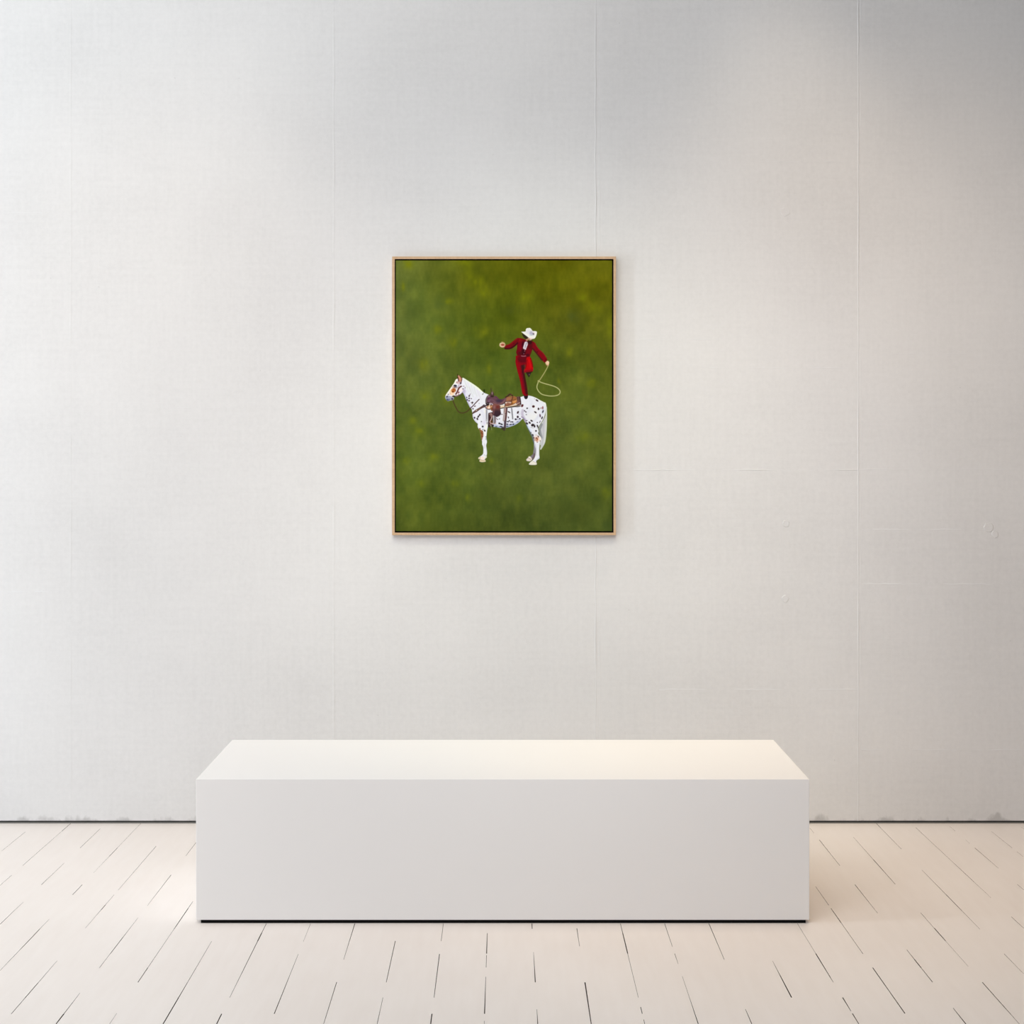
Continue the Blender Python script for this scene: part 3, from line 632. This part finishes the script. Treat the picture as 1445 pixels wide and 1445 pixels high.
# saddle: seat and swell
poly('C', [(125, 650), (128, 560), (175, 455), (230, 420), (300, 425), (330, 480), (400, 482), (445, 440), (520, 480), (590, 555), (680, 562), (770, 525), (830, 535), (800, 640), (740, 700), (620, 760), (480, 765), (390, 745), (340, 700), (260, 690), (225, 710), (195, 745), (140, 745)], (98, 66, 76))
dab('C', 235, 530, 50, 46, 0, (84, 40, 72), .9, 1.6); dab('C', 230, 470, 34, 26, 0, (140, 116, 118), .8, 1.4); dab('C', 590, 615, 110, 50, 0, (58, 48, 66), .9, 2.2); line('C', [(390, 680), (500, 735), (620, 728), (740, 640), (800, 560)], 36, (132, 94, 94), .85, 1.4); line('C', [(260, 560), (380, 600), (480, 680)], 40, (112, 80, 92), .8, 1.6); line('C', [(470, 480), (560, 540)], 30, (92, 54, 70), .9); dab('C', 240, 620, 44, 36, 0, (118, 92, 112), .8, 1.6)
line('C', [(145, 720), (140, 580), (195, 460)], 40, (98, 88, 88)); line('C', [(150, 690), (160, 600)], 14, (130, 122, 122), .7)
line('C', [(620, 740), (700, 735), (770, 690)], 26, (74, 54, 40), .9); line('C', [(780, 660), (785, 760), (780, 830)], 26, (70, 50, 46), .9)
line('C', [(310, 190), (312, 260), (330, 340)], 34, (70, 62, 36), .9); line('C', [(355, 240), (380, 310)], 24, (96, 78, 62), .8); dab('C', 350, 400, 62, 92, 0, (70, 46, 48)); dab('C', 350, 360, 22, 46, 0, (154, 130, 128), .9, 1.2); dab('C', 350, 470, 60, 26, 0, (50, 32, 36), .85)
# saddle: front rigging
dab('B', 690, 720, 62, 54, 0, (36, 28, 34)); dab('B', 680, 705, 16, 12, 0, (150, 136, 136)); dab('B', 800, 720, 44, 30, 20, (150, 130, 140), .9); poly('B', [(650, 790), (760, 760), (860, 780), (860, 880), (700, 900), (650, 860)], (182, 134, 98)); dab('B', 715, 850, 46, 40, 0, (232, 204, 190)); line('B', [(735, 720), (735, 850)], 24, (244, 228, 208)); dab('B', 800, 760, 40, 16, 0, (60, 42, 34)); line('B', [(600, 810), (620, 870), (700, 905), (780, 900)], 24, (62, 38, 38)); dab('B', 820, 900, 34, 60, 0, (118, 66, 36)); dab('B', 630, 850, 24, 24, 0, (150, 112, 108)); line('B', [(600, 780), (660, 770), (720, 740)], 40, (44, 32, 34), .9)
# grey string, cinch
line('D', [(640, 200), (645, 560)], 66, (172, 172, 178), .85); line('D', [(640, 210), (645, 500)], 26, (134, 134, 146), .85); line('D', [(590, 190), (590, 300)], 26, (240, 236, 222), .8)
line('C', [(1008, 850), (1028, 1040), (1048, 1230)], 42, (130, 130, 136), .95); line('C', [(1030, 900), (1050, 1200)], 14, (104, 104, 114), .7)
line('E', [(540, 150), (520, 400), (505, 560)], 72, (158, 138, 134)); line('E', [(520, 300), (510, 560)], 30, (186, 180, 182), .8); line('E', [(605, 140), (592, 300), (575, 480), (560, 600)], 56, (86, 54, 54)); line('E', [(570, 150), (560, 330)], 20, (176, 136, 132), .9); line('E', [(552, 590), (545, 720), (530, 860)], 78, (80, 66, 76)); line('E', [(545, 320), (600, 330)], 20, (70, 44, 44), .8)
dab('E', 480, 835, 66, 46, 0, (60, 54, 38)); dab('E', 515, 880, 34, 36, 0, (66, 56, 40)); line('E', [(575, 790), (560, 880)], 20, (92, 90, 60), .7)
# fender and stirrup
poly('D', [(700, 330), (740, 300), (850, 290), (860, 420), (860, 640), (830, 690), (860, 780), (820, 790), (760, 690), (720, 700), (705, 790), (695, 560)], (58, 36, 38)); poly('D', [(780, 570), (850, 560), (850, 640), (780, 640)], (88, 58, 30), .9); dab('D', 830, 500, 24, 80, 0, (56, 50, 36), .9)
poly('B', [(860, 740), (1090, 765), (1108, 900), (1132, 1060), (1090, 1110), (1000, 1165), (900, 1135), (855, 1080), (840, 960)], (128, 76, 68), col2=(46, 32, 44), axis_=(.1, 1), soft=.8); dab('B', 1020, 830, 56, 46, 0, (112, 48, 44), .9, 1.6); dab('B', 905, 830, 36, 60, 0, (144, 98, 98), .8, 1.8); dab('B', 990, 1030, 110, 90, 0, (52, 36, 46), .75, 3); dab('B', 880, 1000, 30, 90, 10, (116, 76, 78), .7, 1.6)
line('D', [(800, 330), (822, 420), (795, 520), (758, 600), (768, 650), (860, 668), (950, 662)], 32, (196, 164, 158)); dab('D', 780, 345, 52, 34, 0, (150, 116, 110)); dab('D', 790, 400, 34, 40, 0, (132, 96, 92), .9); line('D', [(912, 430), (905, 640)], 60, (118, 112, 114), .95); line('D', [(955, 430), (945, 630)], 26, (112, 86, 100), .95); dab('D', 985, 500, 24, 12, 40, (134, 118, 126)); line('D', [(1000, 440), (1080, 400)], 20, (120, 116, 108), .7)
dab('D', 850, 735, 38, 40, 0, (40, 32, 36)); line('D', [(720, 640), (722, 770)], 56, (50, 30, 32)); line('D', [(770, 690), (760, 760), (765, 870)], 30, (66, 62, 40), .9); line('D', [(805, 720), (812, 880)], 18, (130, 142, 92), .8); dab('D', 770, 700, 30, 20, 0, (140, 112, 108), .9)
dab('B', 560, 265, 30, 40, 0, (34, 48, 8), .95); dab('B', 515, 385, 16, 30, 40, (90, 96, 70), .9); dab('B', 560, 325, 24, 20, 0, (30, 40, 10), .9)

# ---- rider
poly('K', [(540, 610), (720, 590), (690, 680), (640, 775), (600, 735), (560, 670)], (44, 30, 26)); dab('K', 650, 690, 26, 18, -40, (110, 92, 90), .7)
poly('F', [(228, 180), (350, 170), (364, 240), (335, 300), (290, 322), (245, 292), (226, 240)], (38, 26, 30))
poly('K', [(222, 40), (190, 140), (178, 260), (208, 420), (258, 620), (310, 800), (350, 960), (382, 1120), (412, 1280), (450, 1370), (500, 1410), (598, 1390), (592, 1290), (560, 1050), (512, 800), (492, 660), (455, 580), (540, 300), (660, 110), (640, 40)], (132, 6, 20))
line('K', [(235, 130), (225, 260), (260, 450), (310, 650), (370, 900), (410, 1150), (440, 1320)], 56, (140, 8, 18), .9, 1.6)
line('K', [(400, 400), (440, 640), (480, 850), (520, 1080), (555, 1330)], 80, (64, 16, 22), .85, 1.8); line('K', [(470, 680), (500, 850), (540, 1080), (575, 1340)], 34, (50, 26, 14), .9, 1.0); line('K', [(390, 640), (430, 900), (460, 1150)], 40, (112, 6, 30), .7, 1.6)
dab('K', 420, 160, 170, 130, 0, (88, 6, 22), .85, 3); line('K', [(290, 190), (560, 190)], 14, (66, 10, 18), .6); line('K', [(300, 240), (540, 245)], 14, (76, 6, 22), .6)
poly('K', [(560, 120), (690, 100), (745, 250), (778, 420), (775, 545), (720, 592), (600, 612), (490, 612), (462, 560), (505, 470), (535, 300)], (178, 6, 12)); line('K', [(640, 180), (670, 300), (690, 430)], 60, (198, 10, 14), .8, 1.6); line('K', [(560, 200), (545, 340), (520, 480)], 40, (120, 6, 16), .8, 1.4); line('K', [(690, 120), (740, 270), (770, 420)], 30, (104, 14, 10), .85, 1.2); line('K', [(500, 590), (620, 560), (745, 545)], 60, (128, 14, 28), .9, 1.6); line('K', [(560, 615), (740, 595)], 34, (58, 20, 14), .95)
dab('K', 445, 450, 42, 105, 8, (50, 22, 24), .9, 1.6); dab('K', 480, 390, 16, 34, 20, (84, 48, 42), .8, 1.2); dab('K', 430, 590, 28, 50, 0, (60, 14, 22), .8, 1.4); dab('K', 486, 545, 16, 34, 0, (120, 40, 44), .8)
# jacket
poly('J', [(100, 575), (180, 535), (290, 545), (420, 590), (500, 640), (620, 635), (710, 690), (700, 800), (645, 890), (620, 960), (585, 1060), (545, 1130), (480, 1160), (280, 1150), (130, 1125), (80, 1020), (105, 900), (115, 760)], (104, 8, 20))
dab('J', 175, 600, 110, 60, 0, (138, 14, 20), .9, 2.6); dab('J', 210, 820, 56, 150, 0, (122, 4, 28), .85, 2.6); dab('J', 330, 1000, 70, 120, 8, (48, 8, 20), .85, 2.4); dab('J', 230, 1050, 80, 60, 0, (70, 14, 22), .7, 2); dab('J', 310, 740, 36, 90, 10, (52, 4, 26), .85, 1.6); dab('J', 545, 680, 80, 70, 0, (42, 12, 16), .85, 2.0); dab('J', 540, 830, 90, 70, -30, (78, 14, 18), .7, 2.6); dab('J', 500, 980, 60, 100, 10, (116, 8, 24), .8, 2.4); dab('J', 470, 1110, 60, 40, 0, (62, 8, 22), .8, 1.6); line('J', [(590, 960), (560, 1080)], 26, (84, 24, 14), .7)
poly('I', [(850, 530), (900, 560), (870, 700), (820, 760), (700, 860), (600, 905), (480, 912), (400, 885), (415, 830), (460, 780), (560, 740), (700, 630)], (112, 8, 18)); line('I', [(430, 885), (600, 880), (740, 800), (850, 700)], 50, (52, 12, 16), .9, 1.4); line('I', [(480, 770), (590, 740), (720, 640), (830, 570)], 30, (136, 30, 18), .8, 1.2); dab('I', 720, 720, 30, 20, -30, (84, 4, 14), .7); dab('I', 590, 820, 50, 24, -15, (124, 4, 26), .8)
poly('J', [(630, 670), (720, 690), (780, 800), (875, 920), (1005, 1040), (1110, 1195), (1132, 1270), (1090, 1340), (1045, 1362), (940, 1262), (830, 1130), (720, 1000), (635, 890)], (118, 10, 20)); line('J', [(640, 880), (760, 1030), (870, 1170), (960, 1280)], 44, (66, 24, 22), .9, 1.4); line('J', [(720, 710), (790, 840), (880, 940), (1000, 1050), (1090, 1190)], 26, (140, 30, 28), .7, 1.2); line('J', [(880, 1050), (1040, 1260)], 50, (130, 2, 16), .8, 1.6); dab('J', 800, 1000, 20, 26, 0, (62, 8, 16), .8); line('J', [(1060, 1300), (1110, 1260)], 40, (88, 8, 20), .8)
dab('J', 600, 780, 40, 90, 30, (84, 16, 16), .6, 2)
# belt, buttons, bolo
line('J', [(262, 1138), (330, 1148), (405, 1138)], 24, (176, 116, 130), .85); dab('J', 372, 970, 14, 14, 0, (180, 120, 128), .85); dab('J', 342, 1062, 16, 18, 0, (136, 84, 104), .85)
poly('J', [(380, 665), (455, 660), (478, 740), (445, 830), (405, 930), (360, 905), (318, 880), (335, 790)], (208, 200, 210)); line('J', [(425, 700), (405, 780), (385, 850)], 26, (140, 134, 148), .85); line('J', [(450, 680), (455, 740)], 14, (120, 110, 122), .6); dab('J', 380, 900, 34, 18, 20, (220, 186, 196), .8)
# neck, hair, chin, hat
dab('J', 445, 590, 34, 46, 10, (186, 128, 108)); poly('J', [(280, 375), (360, 410), (450, 470), (495, 520), (440, 560), (380, 545), (320, 480)], (46, 36, 26)); dab('J', 540, 565, 66, 40, 10, (206, 160, 148)); dab('J', 575, 595, 34, 18, 0, (214, 178, 166)); dab('J', 520, 580, 16, 14, 0, (120, 70, 60)); dab('J', 600, 612, 40, 14, 10, (48, 30, 16), .8)
poly('J', [(262, 318), (330, 312), (402, 302), (412, 245), (445, 198), (495, 200), (545, 188), (590, 222), (632, 280), (652, 300), (700, 290), (760, 300), (787, 335), (776, 400), (742, 500), (700, 545), (610, 560), (555, 545), (500, 515), (440, 465), (360, 405), (300, 358)], (232, 231, 226))
dab('J', 530, 330, 110, 80, 20, (214, 212, 222), .9, 3); dab('J', 600, 360, 60, 70, 30, (168, 166, 188), .9, 2.2); dab('J', 670, 390, 28, 34, 10, (98, 84, 102), .95, 1.2); dab('J', 610, 435, 60, 16, -8, (178, 190, 194), .8, 1.2); line('J', [(640, 310), (700, 340), (740, 420)], 40, (234, 222, 226), .7, 1.6); line('J', [(420, 250), (450, 210), (540, 200), (600, 250)], 24, (238, 240, 226), .8); dab('J', 590, 530, 60, 20, 10, (240, 212, 200), .7, 1.4); line('J', [(760, 330), (750, 430), (700, 530)], 26, (240, 242, 222), .8)
# hands
dab('I', 335, 765, 100, 82, 0, (214, 176, 146)); dab('I', 275, 755, 36, 60, 0, (218, 196, 156), .9); dab('I', 345, 760, 62, 34, 0, (152, 62, 52), .95, 1.2); line('I', [(310, 670), (390, 690), (425, 745)], 26, (206, 172, 130), .85); dab('I', 350, 825, 50, 18, 0, (224, 180, 158), .8); line('I', [(340, 640), (370, 680)], 14, (140, 110, 60), .8)
poly('K', [(1195, 280), (1230, 240), (1275, 222), (1325, 270), (1312, 350), (1290, 405), (1240, 375), (1205, 320)], (224, 188, 152)); dab('K', 1245, 375, 24, 24, 30, (150, 104, 72), .8); dab('K', 1285, 270, 30, 40, 0, (234, 206, 176), .7)
# lasso
line('L', [(690, 380), (645, 475), (560, 625), (470, 765), (380, 905)], 31, (160, 158, 98)); line('L', [(420, 880), (560, 690)], 10, (120, 100, 56), .6)
line('L', [(365, 905), (440, 950), (560, 990), (740, 1040), (900, 1092), (1010, 1150), (1078, 1220), (1095, 1290), (1055, 1360), (960, 1402), (800, 1418), (640, 1402), (480, 1358), (375, 1270), (318, 1170), (306, 1090), (330, 1000), (362, 920)], 33, (172, 174, 116))
dab('L', 362, 905, 34, 30, 0, (170, 168, 108))

IMG = np.clip(IMG, 2, 250)
COL = lin(IMG) * CANVAS_GAIN
ny, nx = X.shape
vx_ = (X - 711.16) * PF - px0
vz_ = 1.6 + (626 - Y) * PF - pz0
CYF = -FD + 0.0025                   # canvas face sits just behind the frame's lip
co = np.stack([vx_, np.full(X.shape, CYF), vz_], -1).reshape(-1, 3)
idx = np.arange(nx * ny).reshape(ny, nx)
quads = np.stack([idx[1:, :-1], idx[1:, 1:], idx[:-1, 1:], idx[:-1, :-1]], -1).reshape(-1, 4)
# turned edges of the stretched canvas
ring = np.concatenate([idx[0, :], idx[1:, -1], idx[-1, -2::-1], idx[-2:0:-1, 0]])
edge_ = co[ring].copy(); back = edge_.copy(); back[:, 1] = -0.011
nb = len(co); m_ = len(ring)
side = np.array([(nb + i, nb + (i + 1) % m_, nb + m_ + (i + 1) % m_, nb + m_ + i) for i in range(m_)])
co = np.vstack([co, edge_, back]); quads = np.vstack([quads, side])
col = np.vstack([COL.reshape(-1, 3), np.full((2 * m_, 3), 0.004)])      # the turned edges are painted black
me = bpy.data.meshes.new('canvas')
me.vertices.add(len(co)); me.vertices.foreach_set('co', co.astype(np.float32).ravel())
me.loops.add(quads.size); me.loops.foreach_set('vertex_index', quads.astype(np.int32).ravel())
me.polygons.add(len(quads)); me.polygons.foreach_set('loop_start', (np.arange(len(quads)) * 4).astype(np.int32))
at = me.attributes.new('paint', 'FLOAT_COLOR', 'POINT')
at.data.foreach_set('color', np.hstack([col, np.ones((len(col), 1))]).astype(np.float32).ravel())
me.update(calc_edges=True); me.validate()
m_paint, n, lk, b = mat('oil_paint_on_canvas', (0.1, 0.1, 0.02), 0.7, 0.04)
a_ = node(n, 'ShaderNodeAttribute', attribute_name='paint'); lk.new(a_.outputs['Color'], b.inputs['Base Color'])
tc = node(n, 'ShaderNodeTexCoord')
bp = node(n, 'ShaderNodeBump'); bp.inputs['Strength'].default_value = 0.06; bp.inputs['Distance'].default_value = 0.001
lk.new(noise(260.0, mapped((1, 1, 1)), 2), bp.inputs['Height']); lk.new(bp.outputs['Normal'], b.inputs['Normal'])
me.materials.append(m_paint)
cv = bpy.data.objects.new('canvas', me); C.objects.link(cv); cv.parent = art
cv['label'] = 'olive green canvas with a red-suited rider swinging a rope on a spotted horse'
